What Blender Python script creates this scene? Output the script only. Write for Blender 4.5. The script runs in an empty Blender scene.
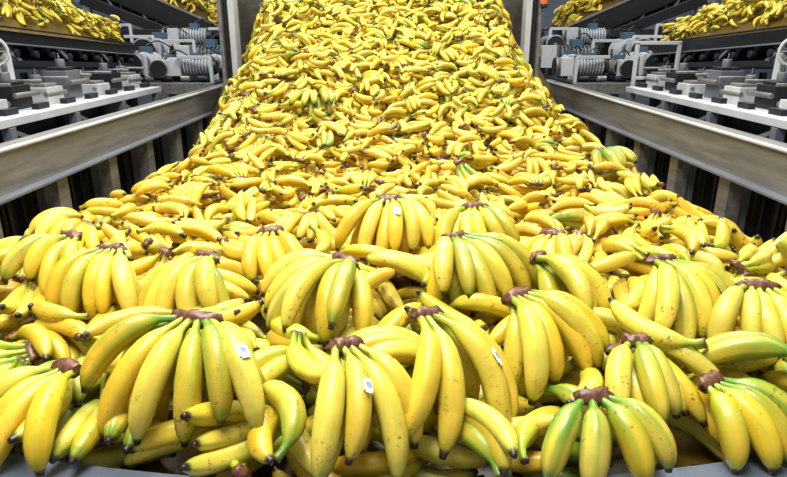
import bpy, bmesh, math, random
import numpy as np
from mathutils import Vector, Matrix, Euler
rng = np.random.default_rng(31)
random.seed(7)
scene = bpy.context.scene
try:
    scene.view_settings.view_transform = 'Standard'
except Exception:
    pass
CZ = 2.2

def lin(c):
    c = np.asarray(c, float) / 255.0
    return np.where(c <= 0.04045, c / 12.92, ((c + 0.055) / 1.055) ** 2.4)

# ------------------------------------------------------------------ materials
def new_mat(name):
    m = bpy.data.materials.new(name); m.use_nodes = True
    nt = m.node_tree
    return m, nt, nt.nodes['Principled BSDF']

def simple_mat(name, col, rough=0.5, metal=0.0, nscale=8.0, namt=0.25, stretch=(1, 1, 1), emit=None):
    m, nt, p = new_mat(name)
    tc = nt.nodes.new('ShaderNodeTexCoord'); mp = nt.nodes.new('ShaderNodeMapping')
    mp.inputs['Scale'].default_value = stretch
    n = nt.nodes.new('ShaderNodeTexNoise'); n.inputs['Scale'].default_value = nscale; n.inputs['Detail'].default_value = 6
    nt.links.new(tc.outputs['Object'], mp.inputs['Vector']); nt.links.new(mp.outputs[0], n.inputs['Vector'])
    r = nt.nodes.new('ShaderNodeValToRGB')
    c = lin(col)
    r.color_ramp.elements[0].position = 0.3; r.color_ramp.elements[1].position = 0.7
    r.color_ramp.elements[0].color = (*(c * (1 - namt)), 1); r.color_ramp.elements[1].color = (*np.minimum(c * (1 + namt), 1), 1)
    nt.links.new(n.outputs['Fac'], r.inputs[0]); nt.links.new(r.outputs[0], p.inputs['Base Color'])
    p.inputs['Roughness'].default_value = rough; p.inputs['Metallic'].default_value = metal
    if emit:
        p.inputs['Emission Color'].default_value = (*lin(col), 1); p.inputs['Emission Strength'].default_value = emit
    return m

M_STEEL = simple_mat('brushed_steel', (126, 124, 120), 0.45, 0.45, 4, 0.3, (6, 0.5, 6))
M_LIP = simple_mat('trough_steel', (128, 138, 156), 0.36, 0.7, 5, 0.12, (1, 6, 6))
M_LIGHT = simple_mat('painted_light_grey', (180, 184, 186), 0.5, 0.0, 3, 0.14)
M_MID = simple_mat('painted_mid_grey', (104, 110, 118), 0.5, 0.2, 3, 0.2)
M_DARK = simple_mat('dark_steel', (34, 37, 42), 0.45, 0.3, 4, 0.3)
M_BLACK = simple_mat('black_rubber', (17, 18, 21), 0.4, 0.0, 4, 0.3)
M_BLUE = simple_mat('machine_blue_grey', (70, 96, 118), 0.4, 0.2, 4, 0.2)
M_WALL = simple_mat('wall_paint', (112, 124, 136), 0.8, 0, 1, 0.08)
M_FLOOR = simple_mat('concrete', (70, 74, 78), 0.6, 0, 1.5, 0.2)
M_LAMP = simple_mat('warning_lamp_orange', (230, 90, 40), 0.3, 0, 3, 0.05, emit=0.6)
M_GREEN = simple_mat('machine_green', (50, 100, 76), 0.4, 0.1, 4, 0.2)

def banana_mat():
    m, nt, p = new_mat('banana_skin')
    L = nt.links
    at = nt.nodes.new('ShaderNodeAttribute'); at.attribute_name = 'Col'
    tc = nt.nodes.new('ShaderNodeTexCoord')
    n1 = nt.nodes.new('ShaderNodeTexNoise'); n1.inputs['Scale'].default_value = 26; n1.inputs['Detail'].default_value = 4
    n2 = nt.nodes.new('ShaderNodeTexNoise'); n2.inputs['Scale'].default_value = 110; n2.inputs['Detail'].default_value = 5
    n2.inputs['Roughness'].default_value = 0.7
    n3 = nt.nodes.new('ShaderNodeTexNoise'); n3.inputs['Scale'].default_value = 14; n3.inputs['Detail'].default_value = 2
    for n in (n1, n2, n3): L.new(tc.outputs['Object'], n.inputs['Vector'])
    r1 = nt.nodes.new('ShaderNodeValToRGB')
    r1.color_ramp.elements[0].position = 0.3; r1.color_ramp.elements[1].position = 0.7
    r1.color_ramp.elements[0].color = (0.78, 0.78, 0.6, 1); r1.color_ramp.elements[1].color = (1, 1, 1, 1)
    L.new(n1.outputs['Fac'], r1.inputs[0])
    mx = nt.nodes.new('ShaderNodeMix'); mx.data_type = 'RGBA'; mx.blend_type = 'MULTIPLY'; mx.inputs[0].default_value = 1
    L.new(at.outputs['Color'], mx.inputs[6]); L.new(r1.outputs[0], mx.inputs[7])
    ad = nt.nodes.new('ShaderNodeMath'); ad.operation = 'MULTIPLY_ADD'; ad.inputs[1].default_value = .35
    L.new(n3.outputs['Fac'], ad.inputs[0]); L.new(n2.outputs['Fac'], ad.inputs[2])
    r2 = nt.nodes.new('ShaderNodeValToRGB')
    r2.color_ramp.elements[0].position = 0.775; r2.color_ramp.elements[1].position = 0.865
    r2.color_ramp.elements[0].color = (0, 0, 0, 1); r2.color_ramp.elements[1].color = (0.8, 0.8, 0.8, 1)
    L.new(ad.outputs[0], r2.inputs[0])
    mx2 = nt.nodes.new('ShaderNodeMix'); mx2.data_type = 'RGBA'
    L.new(r2.outputs[0], mx2.inputs[0]); L.new(mx.outputs[2], mx2.inputs[6])
    mx2.inputs[7].default_value = (*lin((108, 72, 32)), 1)
    L.new(mx2.outputs[2], p.inputs['Base Color'])
    p.inputs['Roughness'].default_value = 0.37
    p.inputs['Specular IOR Level'].default_value = 0.5
    bp = nt.nodes.new('ShaderNodeBump'); bp.inputs['Strength'].default_value = 0.2; bp.inputs['Distance'].default_value = 0.002
    L.new(n2.outputs['Fac'], bp.inputs['Height']); L.new(bp.outputs[0], p.inputs['Normal'])
    return m
M_BAN = banana_mat()

# ------------------------------------------------------------------ banana geometry
TS = {
 'hi': np.array([0, 0, .03, .08, .13, .17, .21, .26, .33, .41, .5, .59, .68, .76, .83, .89, .93, .95, .967, .982, 1.0, 1.0]),
 'lo': np.array([0, 0, .09, .16, .23, .35, .5, .65, .8, .9, .95, .97, 1.0]),
}
PR_T = [0, .03, .08, .13, .17, .22, .28, .36, .5, .66, .78, .86, .91, .945, .965, .98, 1.0]
PR_R = [.38, .33, .29, .31, .40, .62, .82, .94, 1.0, .98, .88, .72, .55, .38, .31, .28, .24]
SEG = {'hi': 15, 'lo': 8}
_faces = {}
def faces_for(lod):
    if lod not in _faces:
        R = len(TS[lod]); S = SEG[lod]
        i, j = np.meshgrid(np.arange(R - 1), np.arange(S), indexing='ij')
        j2 = (j + 1) % S
        f = np.stack([i * S + j, i * S + j2, (i + 1) * S + j2, (i + 1) * S + j], -1).reshape(-1, 4)
        _faces[lod] = f
    return _faces[lod]

def centre(L, th, t):
    g = np.linspace(0, 1, 80)
    tt = np.clip((g - .05) / .9, 0, 1)
    a = th * .5 - th * tt ** .85
    x = np.concatenate([[0], np.cumsum((np.cos(a[1:]) + np.cos(a[:-1])) / 2)]) * L / 79
    z = np.concatenate([[0], np.cumsum((np.sin(a[1:]) + np.sin(a[:-1])) / 2)]) * L / 79
    return np.interp(t, g, x), np.interp(t, g, z), np.interp(t, g, a)

Y1, Y2 = lin((247, 202, 46)), lin((244, 214, 98))
YO = lin((228, 170, 34)); GR = lin((152, 180, 44)); GR2 = lin((102, 146, 40))
BR = lin((78, 54, 30)); BK = lin((32, 25, 18))

def banana(lod, L=.23, th=1.25, r=.0225, green=0.2, tone=None):
    ts = TS[lod]; S = SEG[lod]
    cx, cz, ca = centre(L, th, ts)
    rad = np.interp(ts, PR_T, PR_R) * r
    rad[0] = r * .03; rad[-1] = r * .02
    ph = np.arange(S) / S * 2 * np.pi
    ph0 = rng.uniform(0, 6.28)
    rr = rad[:, None] * (1 + .07 * np.cos(5 * (ph[None, :] + ph0)))
    sy = np.cos(ph)[None, :] * rr * .96; nn = np.sin(ph)[None, :] * rr
    X = cx[:, None] - np.sin(ca)[:, None] * nn
    Z = cz[:, None] + np.cos(ca)[:, None] * nn
    V = np.stack([X, sy, Z], -1).reshape(-1, 3)
    tone = rng.uniform(0, 1) if tone is None else tone
    base = Y1 * (1 - tone) + Y2 * tone
    if rng.uniform() < .3: base = base * .45 + YO * .55
    base = base * rng.uniform(.80, 1.06)
    T = np.repeat(ts, S)
    PH = np.tile(ph, len(ts))
    g = np.clip(green * (1.5 - 1.35 * T) + green * .35 * np.cos(5 * (PH + ph0)) + green * np.exp(-((T - .92) / .06) ** 2) * .9, 0, 1)
    gs = np.clip((.28 - T) / .12, 0, 1) * min(1, .4 + green * 1.1)
    g = np.maximum(g, gs)
    C = base[None] * (1 - g[:, None]) + (GR if green < .6 else GR2)[None] * g[:, None]
    tipw = np.clip((T - .925) / .03, 0, 1)[:, None]
    C = C * (1 - tipw) + BK[None] * tipw
    sw = np.clip((.05 - T) / .04, 0, 1)[:, None]
    C = C * (1 - sw) + BR[None] * sw
    return V, C

def Rx(a): c, s = math.cos(a), math.sin(a); return np.array([[1, 0, 0], [0, c, -s], [0, s, c]])
def Ry(a): c, s = math.cos(a), math.sin(a); return np.array([[c, 0, s], [0, 1, 0], [-s, 0, c]])
def Rz(a): c, s = math.cos(a), math.sin(a); return np.array([[c, -s, 0], [s, c, 0], [0, 0, 1]])

def blob(sx, sy, sz):
    S = SEG['lo']; R = len(TS['lo'])
    u = np.linspace(-1, 1, R); ph = np.arange(S) / S * 2 * np.pi
    w = (1 - np.abs(u) ** 4) ** .5; w[0] = w[-1] = .02
    X = np.cos(ph)[None] * w[:, None] * sx
    Z = np.sin(ph)[None] * w[:, None] * sz
    Yv = u[:, None] * sy * np.ones((1, S))
    V = np.stack([X, Yv, Z], -1).reshape(-1, 3)
    V *= rng.uniform(.75, 1.25, (len(V), 1))
    C = np.tile(lin((112, 70, 50)), (len(V), 1)) * rng.uniform(.4, 1.3, (len(V), 1))
    return V, C

def hand(lod, n, spread, green=.2, L=.23, rows=1, roll_k=.9, th=1.2, r=.0225, jit=.05, crown=True, curl=0.0, pack=.012, big=0):
    Vs, Cs, Fs = [], [], []; off = 0
    meta = []
    for row in range(rows):
        m = n - row
        for i in range(m):
            k = i - (m - 1) / 2
            psi = k * spread * (1 + .12 * row) + rng.normal(0, jit * .8)
            Lb = L * rng.uniform(.86, 1.08) * (1 - .06 * row)
            tb = th * rng.uniform(.8, 1.2)
            V, C = banana(lod, Lb, tb, r * rng.uniform(.92, 1.06), np.clip(green + rng.normal(0, .14 if big else .08), 0, 1))
            M = Rz(psi) @ Ry(row * .42 + rng.normal(0, jit)) @ Rx(-psi * roll_k - curl + rng.normal(0, jit * 2))
            o = np.array([-.004 * row, k * pack, -.014 * row])
            W = V @ M.T + o
            Vs.append(W); Cs.append(C); Fs.append(faces_for(lod) + off); off += len(V)
            meta.append((M, o, Lb, tb))
    if crown:
        V, C = blob(.013 + .004 * big, .5 * pack * n + .006 + .002 * big, .010 + .005 * (rows - 1) + .002 * big)
        V = V + np.array([-.003, 0, -.007 * (rows - 1) + .001 + .002 * big])
        Vs.append(V); Cs.append(C); Fs.append(faces_for('lo') + off); off += len(V)
    return np.concatenate(Vs), np.concatenate(Cs), np.concatenate(Fs), meta

def mesh_obj(name, V, F, C, mat, smooth=True):
    me = bpy.data.meshes.new(name)
    nv, nf = len(V), len(F)
    me.vertices.add(nv); me.vertices.foreach_set('co', V.astype(np.float32).ravel())
    me.loops.add(nf * 4); me.loops.foreach_set('vertex_index', F.astype(np.int32).ravel())
    me.polygons.add(nf)
    me.polygons.foreach_set('loop_start', np.arange(0, nf * 4, 4, dtype=np.int32))
    me.polygons.foreach_set('loop_total', np.full(nf, 4, dtype=np.int32))
    me.polygons.foreach_set('use_smooth', np.full(nf, smooth))
    me.update(calc_edges=True)
    if C is not None:
        a = me.color_attributes.new('Col', 'FLOAT_COLOR', 'POINT')
        a.data.foreach_set('color', np.concatenate([C, np.ones((nv, 1))], 1).astype(np.float32).ravel())
    me.materials.append(mat)
    ob = bpy.data.objects.new(name, me); scene.collection.objects.link(ob)
    return ob

# ------------------------------------------------------------------ pile builder
class HMap:
    def __init__(s, x0, x1, y0, y1, cell, fn):
        s.x0, s.y0, s.c = x0, y0, cell
        s.nx = int((x1 - x0) / cell) + 1; s.ny = int((y1 - y0) / cell) + 1
        X, Y = np.meshgrid(x0 + (np.arange(s.nx) + .5) * cell, y0 + (np.arange(s.ny) + .5) * cell, indexing='ij')
        s.X, s.Y = X, Y
        s.base = fn(X, Y); s.H = s.base.copy()
        s.U = np.full(s.H.shape, 1e9)       # underside of things already resting above
        s.mask = np.ones(s.H.shape, bool)
    def idx(s, x, y):
        return (np.clip(((x - s.x0) / s.c).astype(int), 0, s.nx - 1), np.clip(((y - s.y0) / s.c).astype(int), 0, s.ny - 1))
    def cover(s, x, y, w=3):
        i, j = s.idx(np.array([x]), np.array([y])); i, j = i[0], j[0]
        sl = (slice(max(0, i - w), i + w + 1), slice(max(0, j - w), j + w + 1))
        return float((s.H[sl] - s.base[sl]).mean())
    def drop(s, V, pct=86, maxrise=None):
        i, j = s.idx(V[:, 0], V[:, 1])
        dz = np.percentile(s.H[i, j] - V[:, 2], pct)
        z = V[:, 2] + dz
        if (z > s.U[i, j] + .014).mean() > .06: return None
        if maxrise is not None and (z - s.base[i, j]).max() > maxrise: return None
        V[:, 2] = z
        np.maximum.at(s.H, (i, j), V[:, 2])
        return dz
    def reserve(s, V):
        i, j = s.idx(V[:, 0], V[:, 1])
        np.minimum.at(s.U, (i, j), V[:, 2])

def align(n):
    n = n / np.linalg.norm(n); z = np.array([0, 0, 1.]); v = np.cross(z, n); c = n[2]
    K = np.array([[0, -v[2], v[1]], [v[2], 0, -v[0]], [-v[1], v[0], 0]])
    return np.eye(3) + K + K @ K / (1 + c)

def build_pile(hm, fn, sampler, N, green_fn, lod_fn, cand=7, scale_fn=lambda x, y: 1.0, loose_fn=lambda x, y: .6, rise=None):
    Vs, Cs, Fs = [], [], []; off = 0
    for k in range(N):
        best = None
        for _ in range(cand):
            x, y = sampler()
            c = hm.cover(x, y)
            if best is None or c < best[0]: best = (c, x, y)
        _, x, y = best
        lod = lod_fn(x, y); rs = scale_fn(x, y); ls = loose_fn(x, y)
        e = .03
        gx = (fn(np.array(x + e), np.array(y)) - fn(np.array(x - e), np.array(y))) / (2 * e)
        gy = (fn(np.array(x), np.array(y + e)) - fn(np.array(x), np.array(y - e))) / (2 * e)
        A = align(np.array([-float(gx), -float(gy), 1.0]))
        g = np.clip(green_fn(x, y) + rng.normal(0, .15), 0, .9)
        u = rng.uniform()
        if u > ls:
            n = int(rng.integers(3, 6)); V, C, F, _m = hand(lod, n, rng.uniform(.12, .2), g, rows=1, jit=.08, th=rng.uniform(1.1, 1.5), r=.0232 * rs, L=.225 * rs, curl=rng.uniform(-.6, .6))
            M = Rz(rng.uniform(0, 6.28)) @ Rx(rng.normal(0, .3)) @ Ry(rng.normal(.1, .2))
        elif u < ls * .7:
            n = int(rng.integers(1, 3)); V, C, F, _m = hand(lod, n, .13, g, rows=1, jit=.12, th=rng.uniform(1.3, 1.8), crown=False, r=.0232 * rs, L=.22 * rs, pack=.02)
            M = Rz(rng.uniform(0, 6.28)) @ Rx(rng.choice([-1, 1]) * rng.uniform(.5, 1.5)) @ Ry(rng.normal(0, .15))
        else:
            n = int(rng.integers(2, 4)); V, C, F, _m = hand(lod, n, rng.uniform(.14, .22), g, rows=1, jit=.1, th=1.35, r=.0232 * rs, L=.22 * rs, crown=rng.uniform() < .4)
            M = Rz(rng.uniform(0, 6.28)) @ Rx(math.pi + rng.normal(0, .5)) @ Ry(rng.normal(0, .2))
        V = V @ (A @ M).T
        cen = V.mean(0)
        V = V - cen + np.array([x, y, 0])
        if hm.drop(V, 86, rise) is None: continue
        Vs.append(V); Cs.append(C); Fs.append(F + off); off += len(V)
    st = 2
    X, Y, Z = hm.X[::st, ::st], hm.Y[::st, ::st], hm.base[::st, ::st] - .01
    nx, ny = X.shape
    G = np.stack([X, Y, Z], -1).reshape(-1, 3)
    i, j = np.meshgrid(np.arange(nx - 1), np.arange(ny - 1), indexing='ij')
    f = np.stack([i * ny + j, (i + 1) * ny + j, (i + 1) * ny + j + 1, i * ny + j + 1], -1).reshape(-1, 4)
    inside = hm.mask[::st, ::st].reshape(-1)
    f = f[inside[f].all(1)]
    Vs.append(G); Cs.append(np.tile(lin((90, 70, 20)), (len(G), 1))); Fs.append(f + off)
    return np.concatenate(Vs), np.concatenate(Cs), np.concatenate(Fs)

# main heap surface
PY = [.5, .85, 1.0, 1.3, 1.8, 2.4, 3.0, 3.5, 4, 5, 5.5, 7.2]
PZ = [-.71, -.68, -.67, -.665, -.66, -.67, -.64, -.53, -.36, .03, .25, .98]
def main_surf(x, y):
    z = np.interp(y, PY, PZ) - .12 + CZ
    wl = np.interp(y, [1, 1.5, 2.0, 2.5, 3.5, 4.2, 5.0, 7], [1.5, 1.28, 1.18, 1.13, 1.06, .99, 1.0, 1.15])
    wr = np.interp(y, [1, 1.5, 2.0, 2.5, 3.5, 4.2, 5.0, 7], [1.5, 1.3, 1.22, 1.18, 1.08, .93, .86, .90])
    w = np.where(x < 0, wl, wr)
    e = np.maximum(0, np.abs(x) - w + .1)
    z = z - np.minimum(e * e * 3 + e * .25, 1.3 * e + .0)
    z = z + .022 * np.sin(x * 5.1 + y * 2.3) * np.cos(y * 4.3 - x * 1.7) + .012 * np.sin(x * 11 + 1) * np.sin(y * 9)
    return np.maximum(z, CZ - 1.22)
def lip_y(x): return .835 + .163 * x * x
hm = HMap(-1.8, 1.8, .7, 6.9, .02, main_surf)
hm.mask = (hm.Y > lip_y(hm.X) + .02)
hm.H[~hm.mask] = CZ - .73

# ------------------------------------------------------------------ big hands lying on top
M_STK = simple_mat('sticker_white', (222, 226, 228), 0.35, 0, 20, .04)
M_STKB = simple_mat('sticker_blue', (140, 150, 196), 0.35, 0, 90, .35)
def sticker_patch(meta, Wm, org, r, t0, t1, p0, p1, off):
    M, o, Lb, tb = meta
    ts = np.linspace(t0, t1, 7); ph = np.linspace(p0, p1, 7)
    cx, cz, ca = centre(Lb, tb, ts)
    rad = np.interp(ts, PR_T, PR_R) * r * 1.11 + off
    X = cx[:, None] - np.sin(ca)[:, None] * np.sin(ph)[None] * rad[:, None]
    Z = cz[:, None] + np.cos(ca)[:, None] * np.sin(ph)[None] * rad[:, None]
    Yv = np.cos(ph)[None] * rad[:, None]
    P = np.stack([X, Yv, Z], -1).reshape(-1, 3)
    P = (P @ M.T + o) @ Wm.T + org
    i, j = np.meshgrid(np.arange(6), np.arange(6), indexing='ij')
    f = np.stack([i * 7 + j, (i + 1) * 7 + j, (i + 1) * 7 + j + 1, i * 7 + j + 1], -1).reshape(-1, 4)
    keep = ~(((i == 0) | (i == 5)) & ((j == 0) | (j == 5))).reshape(-1)
    return P, f[keep]

# x, y, crown height, yaw(deg, 0 = tips towards the viewer), pitch, n, spread, rows, green, L, curl, sticker index, roll
HEROES = [
 (-.385, 1.05, -.52, -10, 44, 6, .29, 2, .54, .265, .1, 5, 0),
 (-.088, .98, -.54, 20, 40, 4, .24, 2, .38, .25, .35, 1, 8),
 (.068, 1.07, -.52, 20, 46, 4, .25, 2, .40, .285, .45, 2, 10),
 (.268, 1.165, -.52, 40, 40, 5, .26, 2, .52, .25, .3, 2, 0),
 (.478, 1.05, -.57, -6, 30, 3, .25, 1, .44, .19, -.4, None, 0),
 (.358, .92, -.61, 5, 42, 4, .36, 1, .80, .17, 0, None, 0),
 (.60, .985, -.62, 30, 30, 4, .26, 1, .66, .19, .2, None, 0),
 (-.62, 1.0, -.60, -26, 30, 4, .26, 1, .50, .21, -.3, None, 0),
 (-.121, 1.345, -.51, -44, 28, 6, .28, 2, .50, .25, -.3, None, -6),
 (-.468, 1.397, -.52, -22, 40, 5, .24, 2, .34, .225, -.5, None, -10),
 (-.729, 1.453, -.52, -4, 40, 5, .22, 2, .30, .22, -.3, None, 0),
 (.167, 1.491, -.50, 34, 32, 6, .28, 2, .60, .245, .1, None, 5),
 (.366, 1.40, -.52, 48, 32, 5, .22, 2, .38, .24, .5, 3, 10),
 (.652, 1.345, -.51, 18, 42, 6, .24, 2, .44, .26, .5, 3, 10),
 (.826, 1.253, -.54, -10, 36, 5, .24, 1, .50, .215, -.2, None, 0),
 (-.011, 1.837, -.49, -4, 42, 6, .24, 2, .30, .235, .2, 3, 0),
 (.255, 1.815, -.51, 8, 36, 5, .24, 1, .44, .215, -.4, None, 0),
 (-.882, 1.558, -.52, -14, 34, 4, .24, 1, .36, .20, -.2, None, 0),
 (-.351, 1.632, -.53, 20, 36, 4, .22, 1, .25, .21, -.6, None, 0),
 (.45, 1.60, -.53, -24, 36, 4, .2, 1, .2, .21, -.5, None, -8),
 (1.02, 1.40, -.56, 20, 30, 4, .2, 1, .3, .21, .4, None, 0),
]
HR = .0247
def place_hero(spec, dropped=False):
    hx, hy, hz, yaw, pitch, n, spread, rows, green, L, curl, stk, roll = spec
    V, C, F, meta = hand('hi', n, spread, green, L, rows, 1.0, 1.36, HR, .075, True, curl, .0135, 1)
    Wm = Rz(math.radians(-90 + yaw)) @ Ry(math.radians(pitch)) @ Rx(math.radians(-roll))
    V = V @ Wm.T + np.array([hx, hy, 0])
    if dropped:
        hz = hm.drop(V, 80)
        if hz is None: return
    else:
        hz = CZ + hz; V[:, 2] += hz; hm.reserve(V)
    org = np.array([hx, hy, hz])
    ob = mesh_obj('banana_bunch', V - org, F, C, M_BAN)
    ob.location = org
    if stk is not None and stk < len(meta):
        for (t0, t1, p0, p1, off, mt, nm) in ((.42, .52, 1.1, 1.95, .0004, M_STK, 'label_backing'), (.445, .485, 1.3, 1.75, .0008, M_STKB, 'label_print')):
            P, f = sticker_patch(meta[stk], Wm, np.zeros(3), HR, t0, t1, p0, p1, off)
            s = mesh_obj(nm, P, f, None, mt); s.parent = ob
for sp in HEROES: place_hero(sp)

def smp():
    while True:
        u = rng.uniform()
        if u < .12:
            x = rng.uniform(-1.0, 1.0); y = lip_y(x) + rng.uniform(.045, .16)
        elif u < .20:
            x = rng.uniform(-1.0, 1.0); y = rng.uniform(.86, 1.25)
        elif u < .34:
            x = rng.uniform(-1.4, 1.4); y = rng.uniform(.9, 2.2)
        else:
            x = rng.uniform(-1.5, 1.5); y = rng.uniform(.88, 6.6)
        if y < lip_y(x) + .045: continue
        if y > 5.4 and not (-1.3 < x < 1.02): continue
        if y < 1.6 and abs(x) > 1.4: continue
        return x, y
def grn(x, y):
    return float(np.interp(y, [.9, 1.4, 2.0, 2.8, 4.0, 6], [.50, .30, .09, .09, .25, .38])) + (.4 if rng.uniform() < .08 else 0)
V, C, F = build_pile(hm, main_surf, smp, 7200, grn, lambda x, y: 'hi' if y < 2.2 else 'lo', 6,
                     lambda x, y: float(np.interp(y, [1.2, 2.4], [.98, .82])), lambda x, y: float(np.interp(y, [1.0, 1.3, 2.6], [.7, .58, .9])), .25)
mesh_obj('banana_pile', V, F, C, M_BAN)
place_hero((-.47, 3.75, 0, 0, 10, 5, .26, 2, .95, .22, 0, None, 0), True)
place_hero((.95, 2.75, 0, 20, 20, 4, .26, 1, .9, .2, 0, None, 0), True)

# ------------------------------------------------------------------ hard surface builder
class B:
    def __init__(s, name, mats=()):
        s.name, s.mats, s.bm = name, list(mats), bmesh.new()
    def mi(s, mat):
        if mat not in s.mats: s.mats.append(mat)
        return s.mats.index(mat)
    def _fin(s, verts, mat, M):
        bmesh.ops.transform(s.bm, matrix=M, verts=verts)
        fs = set(f for v in verts for f in v.link_faces)
        for f in fs: f.material_index = s.mi(mat)
        return fs
    def box(s, c, size, mat, rot=(0, 0, 0)):
        r = bmesh.ops.create_cube(s.bm, size=1)
        M = Matrix.Translation(c) @ Euler(rot).to_matrix().to_4x4() @ Matrix.Diagonal((*size, 1))
        s._fin(r['verts'], mat, M)
    def beam(s, p0, p1, w, h, mat):
        p0, p1 = Vector(p0), Vector(p1); d = p1 - p0
        y = d.normalized(); up = Vector((0, 0, 1)) if abs(y.z) < .95 else Vector((0, 1, 0))
        x = y.cross(up).normalized(); z = x.cross(y)
        R = Matrix((x, y, z)).transposed().to_4x4()
        r = bmesh.ops.create_cube(s.bm, size=1)
        s._fin(r['verts'], mat, Matrix.Translation((p0 + p1) / 2) @ R @ Matrix.Diagonal((w, d.length, h, 1)))
    def cyl(s, p0, p1, r, mat, seg=20, r2=None):
        p0, p1 = Vector(p0), Vector(p1); d = p1 - p0
        q = d.to_track_quat('Z', 'Y').to_matrix().to_4x4()
        o = bmesh.ops.create_cone(s.bm, cap_ends=True, segments=seg, radius1=r, radius2=r if r2 is None else r2, depth=d.length)
        fs = s._fin(o['verts'], mat, Matrix.Translation((p0 + p1) / 2) @ q)
        for f in fs:
            if len(f.verts) == 4: f.smooth = True
    def ring(s, c, axis, R, r, mat, seg=28, k=8):
        q = Vector(axis).to_track_quat('Z', 'Y').to_matrix().to_4x4(); M = Matrix.Translation(c) @ q
        vs = [[s.bm.verts.new(M @ Vector(((R + r * math.cos(b)) * math.cos(a), (R + r * math.cos(b)) * math.sin(a), r * math.sin(b))))
               for b in [2 * math.pi * j / k for j in range(k)]] for a in [2 * math.pi * i / seg for i in range(seg)]]
        for i in range(seg):
            for j in range(k):
                f = s.bm.faces.new((vs[i][j], vs[(i + 1) % seg][j], vs[(i + 1) % seg][(j + 1) % k], vs[i][(j + 1) % k]))
                f.material_index = s.mi(mat); f.smooth = True
    def hose(s, pts, r, mat):
        """flexible cable: short cylinders through a sagging path"""
        p = [Vector(q) for q in pts]
        for a, c in zip(p[:-1], p[1:]): s.cyl(a, c, r, mat, 8)
    def done(s, bevel=.004):
        bmesh.ops.recalc_face_normals(s.bm, faces=s.bm.faces)
        me = bpy.data.meshes.new(s.name); s.bm.to_mesh(me); s.bm.free()
        for m in s.mats: me.materials.append(m)
        ob = bpy.data.objects.new(s.name, me); scene.collection.objects.link(ob)
        if bevel:
            md = ob.modifiers.new('bevel', 'BEVEL'); md.width = bevel; md.segments = 2; md.limit_method = 'ANGLE'
        return ob

# ---- trough: front lip, bed
b = B('sorting_trough', [M_LIP, M_DARK, M_STEEL])
nn = 72
prof = [(.0, -.58), (.0, -.012), (-.008, 0.0), (-.075, .0), (-.088, -.012), (-.088, -.16)]
cols = []
for i in range(nn + 1):
    x = -1.8 + 3.6 * i / nn
    dy = .326 * x; nrm = Vector((-dy, 1, 0)).normalized()
    cols.append([b.bm.verts.new((x + nrm.x * o, lip_y(x) + nrm.y * o, CZ - .715 + h)) for o, h in prof])
for i in range(nn):
    for j in range(len(prof) - 1):
        f = b.bm.faces.new((cols[i][j], cols[i + 1][j], cols[i + 1][j + 1], cols[i][j + 1])); f.material_index = 0; f.smooth = j in (1, 3)
b.box((0, 4.0, CZ - 1.28), (3.6, 6.4, .06), M_DARK)
for y in (1.6, 3.4, 5.2, 6.8):
    for x in (-1.5, 1.5):
        b.box((x, y, (CZ - 1.31) / 2), (.1, .1, CZ - 1.31), M_STEEL)
b.done(0)

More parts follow.
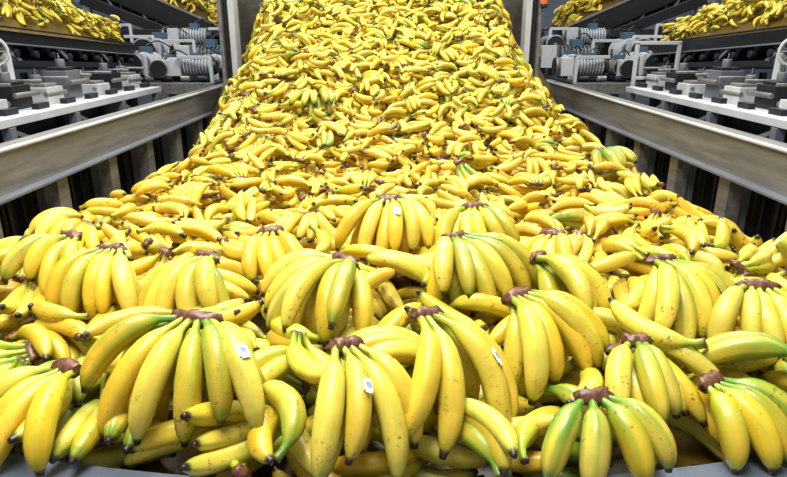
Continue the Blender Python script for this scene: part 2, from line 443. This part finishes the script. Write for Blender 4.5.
for sgn in (-1, 1):
    # ---- side rail of trough
    b = B('trough_side_rail')
    X = 1.83 * sgn; y0, y1 = 1.2, 7.6; yc = (y0 + y1) / 2; ln = y1 - y0
    zt = CZ - .5
    b.box((X + .006 * sgn, yc, zt - .11), (.012, ln, .2), M_STEEL)
    b.box((X + .05 * sgn, yc, zt - .006), (.12, ln, .014), M_STEEL)
    b.cyl((X - .004 * sgn, y0, zt - .004), (X - .004 * sgn, y1, zt - .004), .012, M_LIGHT, 10)
    b.box((X - .006 * sgn, yc, zt - .215), (.10, ln, .014), M_MID)
    b.box((X + .02 * sgn, yc, CZ - 1.2), (.08, ln, .08), M_MID)
    b.box((X + .16 * sgn, yc, CZ - .95), (.01, ln, .5), M_BLACK)
    y = y0 + .15
    while y < y1:
        b.box((X + .02 * sgn, y, CZ - .96), (.08, .11, .48), M_STEEL)
        b.box((X + .09 * sgn, y, (CZ - .73) / 2), (.06, .06, CZ - .73), M_MID)
        y += .62
    y = y0
    while y < y1:
        b.box((X + .13 * sgn, y, CZ - .96), (.02, .02, .46), M_DARK); y += .124
    b.done(.002)

    # ---- machine bench
    b = B('machine_bench')
    b.box((2.36 * sgn, 4.5, CZ - .50), (.05, 3.4, .05), M_LIGHT)
    b.box((2.62 * sgn, 4.5, CZ - .485), (.48, 3.4, .02), M_LIGHT)
    b.box((2.12 * sgn, 4.9, CZ - .60), (.05, 4.6, .06), M_STEEL)
    b.box((2.3 * sgn, 4.9, CZ - .78), (.4, 4.6, .03), M_DARK)
    for y in (2.9, 3.7, 4.5, 5.3, 6.1):
        b.box((2.36 * sgn, y, (CZ - .53) / 2), (.06, .06, CZ - .53), M_MID)
        b.box((2.84 * sgn, y, (CZ - .5) / 2), (.04, .06, CZ - .5), M_MID)
        b.box((2.12 * sgn, y, (CZ - .63) / 2), (.05, .05, CZ - .63), M_MID)
        b.beam((2.36 * sgn, y, CZ - .55), (2.36 * sgn, y + .6, CZ - .78), .03, .03, M_STEEL)
    k = 0; y = 3.5
    while y < 6.1:
        k += 1
        h = (.12, .22, .09, .16)[k % 4]; w = (.26, .18, .3, .2)[k % 4]; m = (M_LIGHT, M_MID, M_LIGHT, M_DARK)[k % 4]
        b.box((2.66 * sgn, y, CZ - .475 + h / 2), (w, .22, h), m)
        b.box((2.66 * sgn, y, CZ - .475 + h + .012), (w * .8, .16, .024), M_DARK if k % 2 else M_STEEL)
        b.cyl((2.54 * sgn, y - .12, CZ - .475 + h * .6), (2.54 * sgn, y + .16, CZ - .475 + h * .6), .018, M_STEEL, 14)
        b.cyl((2.66 * sgn, y, CZ - .46 + h), (2.66 * sgn, y, CZ - .39 + h), .035, M_MID, 16)
        b.box((2.46 * sgn, y + .02, CZ - .455), (.05, .14, .04), M_DARK)
        b.box((2.76 * sgn, y + .16, CZ - .38), (.03, .03, .2), M_LIGHT)
        b.cyl((2.76 * sgn, y + .16, CZ - .3), (2.5 * sgn, y + .16, CZ - .3), .012, M_STEEL, 8)
        b.hose([((2.66 + .03 * q) * sgn, y + .05 * q, CZ - .4 + h + .05 * math.sin(q * .8)) for q in range(5)], .008, M_BLACK)
        y += .37
    b.done(.005)

    # ---- handwheel stand
    b = B('handwheel_stand')
    wx, wy, wz = 2.80 * sgn, 4.45, CZ - .10
    b.ring((wx, wy - .08, wz), (-.5 * sgn, -1, 0), .10, .012, M_LIGHT)
    for a in range(4):
        an = a * math.pi / 4
        ux, uz = math.cos(an) * .1, math.sin(an) * .1
        b.cyl((wx - ux, wy - .08 + ux * .5 * sgn, wz - uz), (wx + ux, wy - .08 - ux * .5 * sgn, wz + uz), .007, M_STEEL, 8)
    b.cyl((wx, wy - .11, wz), (wx, wy + .12, wz), .025, M_DARK)
    b.box((wx, wy + .05, CZ - .29), (.07, .07, .36), M_LIGHT)
    b.box((wx, wy + .05, CZ - .46), (.14, .18, .03), M_STEEL)
    b.done(.005)

    # ---- loaded longitudinal belt conveyor
    b = B('belt_conveyor')
    ya, za, yb, zb = 3.4, CZ + .14, 7.1, CZ - .09
    xm = 3.55 * sgn
    b.beam((xm, ya, za), (xm, yb, zb), 1.24, .05, M_BLACK)
    b.beam((xm, ya, za - .3), (xm, yb, zb - .24), 1.1, .03, M_BLACK)
    for xs in (2.93, 4.17):
        b.beam((xs * sgn, ya, za - .05), (xs * sgn, yb, zb - .05), .04, .1, M_BLACK)
        b.beam((xs * sgn, ya, za - .105), (xs * sgn, yb, zb - .105), .05, .014, M_MID)
        b.beam((xs * sgn, ya, za - .27), (xs * sgn, yb, zb - .22), .03, .05, M_DARK)
    b.cyl((2.96 * sgn, yb, zb - .12), (4.14 * sgn, yb, zb - .12), .13, M_BLACK, 28)
    b.cyl((2.88 * sgn, yb, zb - .12), (2.96 * sgn, yb, zb - .12), .06, M_STEEL, 20)
    nr = 14
    for i in range(nr):
        f = (i + .5) / nr; yy = ya + (yb - ya) * f; zz = za + (zb - za) * f
        b.cyl((2.95 * sgn, yy, zz - .1), (4.15 * sgn, yy, zz - .1), .05, M_DARK, 14)
        b.cyl((2.90 * sgn, yy, zz - .17), (2.95 * sgn, yy, zz - .17), .03, M_DARK, 12)
        if i % 3 == 1:
            for xs in (2.95, 4.15):
                b.box((xs * sgn, yy, (zz - .3) / 2), (.06, .06, zz - .3), M_DARK)
            b.beam((2.93 * sgn, yy, zz - .05), (2.93 * sgn, yy + .35, zz - .27), .02, .03, M_MID)
    b.box((3.0 * sgn, 5.2, CZ - .62), (.02, 3.6, .5), M_DARK)
    b.done(.004)

    def surfA(x, y, sgn=sgn):
        zb0 = np.interp(y, [3.4, 7.1], [CZ + .165, CZ - .065])
        u = np.clip(np.abs(x - 3.55 * sgn) / .64, 0, 1)
        e = np.clip((7.05 - y) / 1.2, 0, 1) ** .7
        return zb0 + .36 * (1 - u ** 2) * e - .03
    h2 = HMap(min(2.9 * sgn, 4.2 * sgn), max(2.9 * sgn, 4.2 * sgn), 3.4, 7.1, .025, surfA)
    def smA(sgn=sgn): return 3.55 * sgn + rng.uniform(-.58, .58), rng.uniform(3.5, 6.98)
    V, C, F = build_pile(h2, surfA, smA, 1000, lambda x, y: .35, lambda x, y: 'lo', 5, lambda x, y: .74, lambda x, y: .9)
    mesh_obj('banana_heap', V, F, C, M_BAN)

    # ---- inclined cross conveyor, loaded
    b = B('inclined_conveyor')
    p0 = Vector((2.55 * sgn, 0, CZ + .02)); p1 = Vector((6.6 * sgn, 0, CZ + 1.75))
    for yy in (9.6, 10.8):
        b.beam((p0.x, yy, p0.z - .05), (p1.x, yy, p1.z - .05), .06, .3, M_BLACK)
        b.beam((p0.x, yy - .035, p0.z + .10), (p1.x, yy - .035, p1.z + .10), .03, .03, M_STEEL)
        b.beam((p0.x, yy, p0.z - .42), (p1.x, yy, p1.z - .42), .05, .07, M_MID)
        for i in range(9):
            f = i / 8; q = p0.lerp(p1, f); q2 = p0.lerp(p1, min(1, f + .1))
            b.beam((q.x, yy, q.z), (q.x, yy, q.z - .42), .03, .03, M_DARK)
            b.beam((q.x, yy, q.z - .42), (q2.x, yy, q2.z), .025, .025, M_MID)
    b.beam((p0.x, 10.2, p0.z), (p1.x, 10.2, p1.z), 1.16, .04, M_BLACK)
    b.beam((p0.x, 10.2, p0.z - .3), (p1.x, 10.2, p1.z - .3), 1.1, .03, M_BLACK)
    b.cyl((p0.x, 9.6, p0.z - .08), (p0.x, 10.8, p0.z - .08), .1, M_BLACK)
    for f in (.12, .5, .9):
        q = p0.lerp(p1, f)
        for yy in (9.6, 10.8): b.box((q.x, yy, (q.z - .3) / 2), (.09, .09, q.z - .3), M_MID)
    b.done(0)
    def surfB(x, y, sgn=sgn):
        ax = np.abs(x)
        zz = (CZ + .04) + (ax - 2.55) * (1.73 / 4.05)
        u = np.clip(np.abs(y - 10.2) / .56, 0, 1)
        return zz + .3 * (1 - u ** 2.2) * np.clip((ax - 2.6) / .4, 0, 1)
    h3 = HMap(min(2.6 * sgn, 6.4 * sgn), max(2.6 * sgn, 6.4 * sgn), 9.6, 10.8, .03, surfB)
    def smB(sgn=sgn): return sgn * rng.uniform(2.7, 6.2), 10.2 + rng.uniform(-.5, .5)
    V, C, F = build_pile(h3, surfB, smB, 700, lambda x, y: .35, lambda x, y: 'lo', 5, lambda x, y: .85, lambda x, y: .9)
    mesh_obj('banana_heap', V, F, C, M_BAN)

    # ---- drive machinery
    def motor(b, x, y, z, s, ax, body=M_MID):
        d = Vector((1, 0, 0)) if ax == 'x' else Vector((0, 1, 0)); o = Vector((x, y, z))
        b.cyl(o - d * .16 * s, o + d * .16 * s, .09 * s, body, 24)
        for k in range(9):
            c = o + d * s * (-.14 + k * .035)
            b.cyl(c - d * .005, c + d * .005, .105 * s, M_LIGHT if body is M_MID else M_STEEL, 24)
        b.cyl(o + d * .16 * s, o + d * .22 * s, .1 * s, M_DARK, 24, .07 * s)
        b.cyl(o - d * .4 * s, o - d * .16 * s, .022 * s, M_STEEL, 12)
        b.box(o - d * .26 * s, (.14 * s, .14 * s, .2 * s), M_LIGHT)
        c = o - d * .38 * s
        b.cyl(c - d * .02, c + d * .02, .1 * s, M_DARK, 28); b.ring(c, d, .1 * s, .014 * s, M_STEEL)
        b.box(o + Vector((0, 0, .12 * s)), (.1 * s, .1 * s, .07 * s), M_BLUE)
        b.box(o - Vector((0, 0, .12 * s)), (.26 * s, .26 * s, .05 * s), M_DARK)
        b.hose([o + Vector((.04 * q * s, .03 * s * q, (.16 + .05 * math.sin(q * .7)) * s)) for q in range(6)], .009, M_BLACK)
    b = B('gear_motor_drive')
    for y in (6.9, 8.9):
        b.beam((2.0 * sgn, y, CZ - .55), (4.6 * sgn, y, CZ - .55), .08, .12, M_STEEL)
    for x in (2.05, 3.2, 4.5):
        b.beam((x * sgn, 6.9, CZ - .55), (x * sgn, 8.9, CZ - .55), .08, .10, M_STEEL)
        for y in (6.9, 8.9): b.box((x * sgn, y, (CZ - .6) / 2), (.09, .09, CZ - .6), M_MID)
    b.box((3.2 * sgn, 7.9, CZ - .5), (2.4, 1.9, .02), M_DARK)
    b.box((3.2 * sgn, 9.0, CZ - .3), (2.4, .04, .6), M_DARK)
    spots = [(2.25, 7.2, -.33, 1.0, 'x'), (2.62, 7.3, -.34, .9, 'y'), (2.95, 7.5, -.30, 1.2, 'y'), (3.3, 7.3, -.34, 1.0, 'x'), (2.4, 8.3, -.25, 1.4, 'x'), (3.1, 8.4, -.18, 1.5, 'y'),
             (3.8, 7.9, -.2, 1.4, 'x'), (2.15, 8.8, -.1, 1.1, 'y'), (2.75, 8.8, .0, 1.1, 'x'), (2.2, 7.8, -.30, .9, 'y')]
    for q, (x, y, z, s, ax) in enumerate(spots):
        motor(b, x * sgn, y, CZ + z, s, ax, M_DARK if q % 3 == 1 else M_MID)
        b.box((x * sgn, y, CZ + (z - .14 * s - .5) / 2), (.2 * s, .2 * s, max(.02, z - .14 * s + .5)), M_DARK)
    for (x, y, h) in ((2.05, 7.0, .28), (2.5, 7.9, .45), (3.0, 7.9, .5), (3.5, 7.2, .4), (2.1, 8.5, .6), (3.6, 8.7, .65), (2.8, 7.05, .3)):
        b.box((x * sgn, y, CZ - .5 + h / 2), (.035, .035, h), M_LIGHT)
        b.beam((x * sgn, y, CZ - .5 + h), ((x + .4) * sgn, y + .1, CZ - .5 + h), .035, .035, M_LIGHT)
    for k in range(9):
        b.cyl(((2.1 + k * .2) * sgn, 7.0, CZ - .45), ((2.2 + k * .2) * sgn, 7.0, CZ - .45), .03, M_STEEL if k % 2 else M_DARK)
        b.cyl(((2.1 + k * .17) * sgn, 8.0 + .1 * (k % 2), CZ - .48), ((2.1 + k * .17) * sgn, 8.0 + .1 * (k % 2), CZ - .1 - .05 * (k % 3)), .014, (M_BLUE, M_DARK, M_LIGHT)[k % 3], 10)
        b.box(((2.15 + k * .19) * sgn, 7.45, CZ - .43), (.09, .08, .12), (M_LIGHT, M_DARK, M_MID)[k % 3])
    b.box((2.68 * sgn, 7.0, CZ - .38), (.1, .08, .1), M_GREEN if sgn < 0 else M_BLUE)
    b.beam((2.0 * sgn, 8.9, CZ + .05), (4.4 * sgn, 8.9, CZ + .05), .08, .1, M_DARK)
    b.beam((2.3 * sgn, 9.1, CZ - .3), (4.4 * sgn, 9.1, CZ + .5), .1, .14, M_BLACK)
    b.done(.003)

# ---- right hand tubular stand
b = B('tubular_stand')
for x in (2.44, 2.86): b.box((x, 6.3, (CZ - .06) / 2), (.035, .035, CZ - .06), M_LIGHT)
b.box((2.65, 6.3, CZ - .06), (.455, .035, .035), M_LIGHT)
b.box((2.65, 6.3, CZ - .4), (.42, .03, .03), M_LIGHT)
b.done(.004)

# ---- hopper gate the bananas pour through
b = B('hopper_gate')
for x, s in ((-1.44, -1), (1.20, 1)):
    b.box((x, 5.75, 1.6), (.05, .18, 3.2), M_LIGHT)
    b.box((x + .055 * s, 5.80, 1.6), (.05, .14, 3.2), M_DARK)
    b.box((x + .10 * s, 5.75, 1.6), (.03, .2, 3.2), M_STEEL)
    b.box((x + .02 * s, 6.5, 1.9), (.03, 1.4, 1.6), M_STEEL)
b.box((-.12, 5.85, 3.22), (2.9, .3, .18), M_STEEL)
b.cyl((1.31, 5.60, CZ + .27), (1.31, 5.60, CZ + .35), .026, M_LAMP)
b.cyl((1.31, 5.60, CZ + .24), (1.31, 5.60, CZ + .27), .032, M_DARK)
b.beam((1.31, 5.60, CZ + .245), (1.31, 5.7, CZ + .245), .03, .02, M_DARK)
b.done(.003)

# ------------------------------------------------------------------ shell
def slab(name, c, size, mat):
    b = B(name, [mat]); b.box(c, size, mat); return b.done(0)
slab('floor', (0, 6, -.05), (20, 22, .1), M_FLOOR)
slab('wall_back', (0, 16.1, 3), (20, .2, 6), M_WALL)
slab('wall_left', (-9.9, 6, 3), (.2, 20, 6), M_WALL)
slab('wall_right', (9.9, 6, 3), (.2, 20, 6), M_WALL)

# ------------------------------------------------------------------ light
def area(name, loc, sx, sy, e, col, rot=(0, 0, 0)):
    l = bpy.data.lights.new(name, 'AREA'); l.shape = 'RECTANGLE'; l.size = sx; l.size_y = sy; l.energy = e; l.color = col
    o = bpy.data.objects.new(name, l); o.location = loc; o.rotation_euler = rot; scene.collection.objects.link(o)
area('ceiling_light_panel', (-.5, .9, 5.0), 1.6, 1.5, 235, (1, .98, .92), (math.radians(5), 0, 0))
area('ceiling_light_panel', (0, 4.6, 6.2), 2.4, 2.4, 410, (1, .98, .93))
area('ceiling_light_panel', (-4.5, 7.5, 6.2), 2, 5, 240, (.97, .98, 1))
area('ceiling_light_panel', (4.5, 7.5, 6.2), 2, 5, 240, (.97, .98, 1))
w = bpy.data.worlds.new('factory_ambient'); w.use_nodes = True; scene.world = w
bg = w.node_tree.nodes['Background']; bg.inputs[0].default_value = (1, .985, .96, 1); bg.inputs[1].default_value = .47

cam = bpy.data.cameras.new('camera'); co = bpy.data.objects.new('camera', cam)
scene.collection.objects.link(co)
co.location = (0, 0, CZ); co.rotation_euler = (math.radians(90 - 18.6), 0, 0)
cam.sensor_width = 36; cam.lens = 600 / 787 * 36; cam.clip_end = 100; cam.clip_start = .02
scene.camera = co
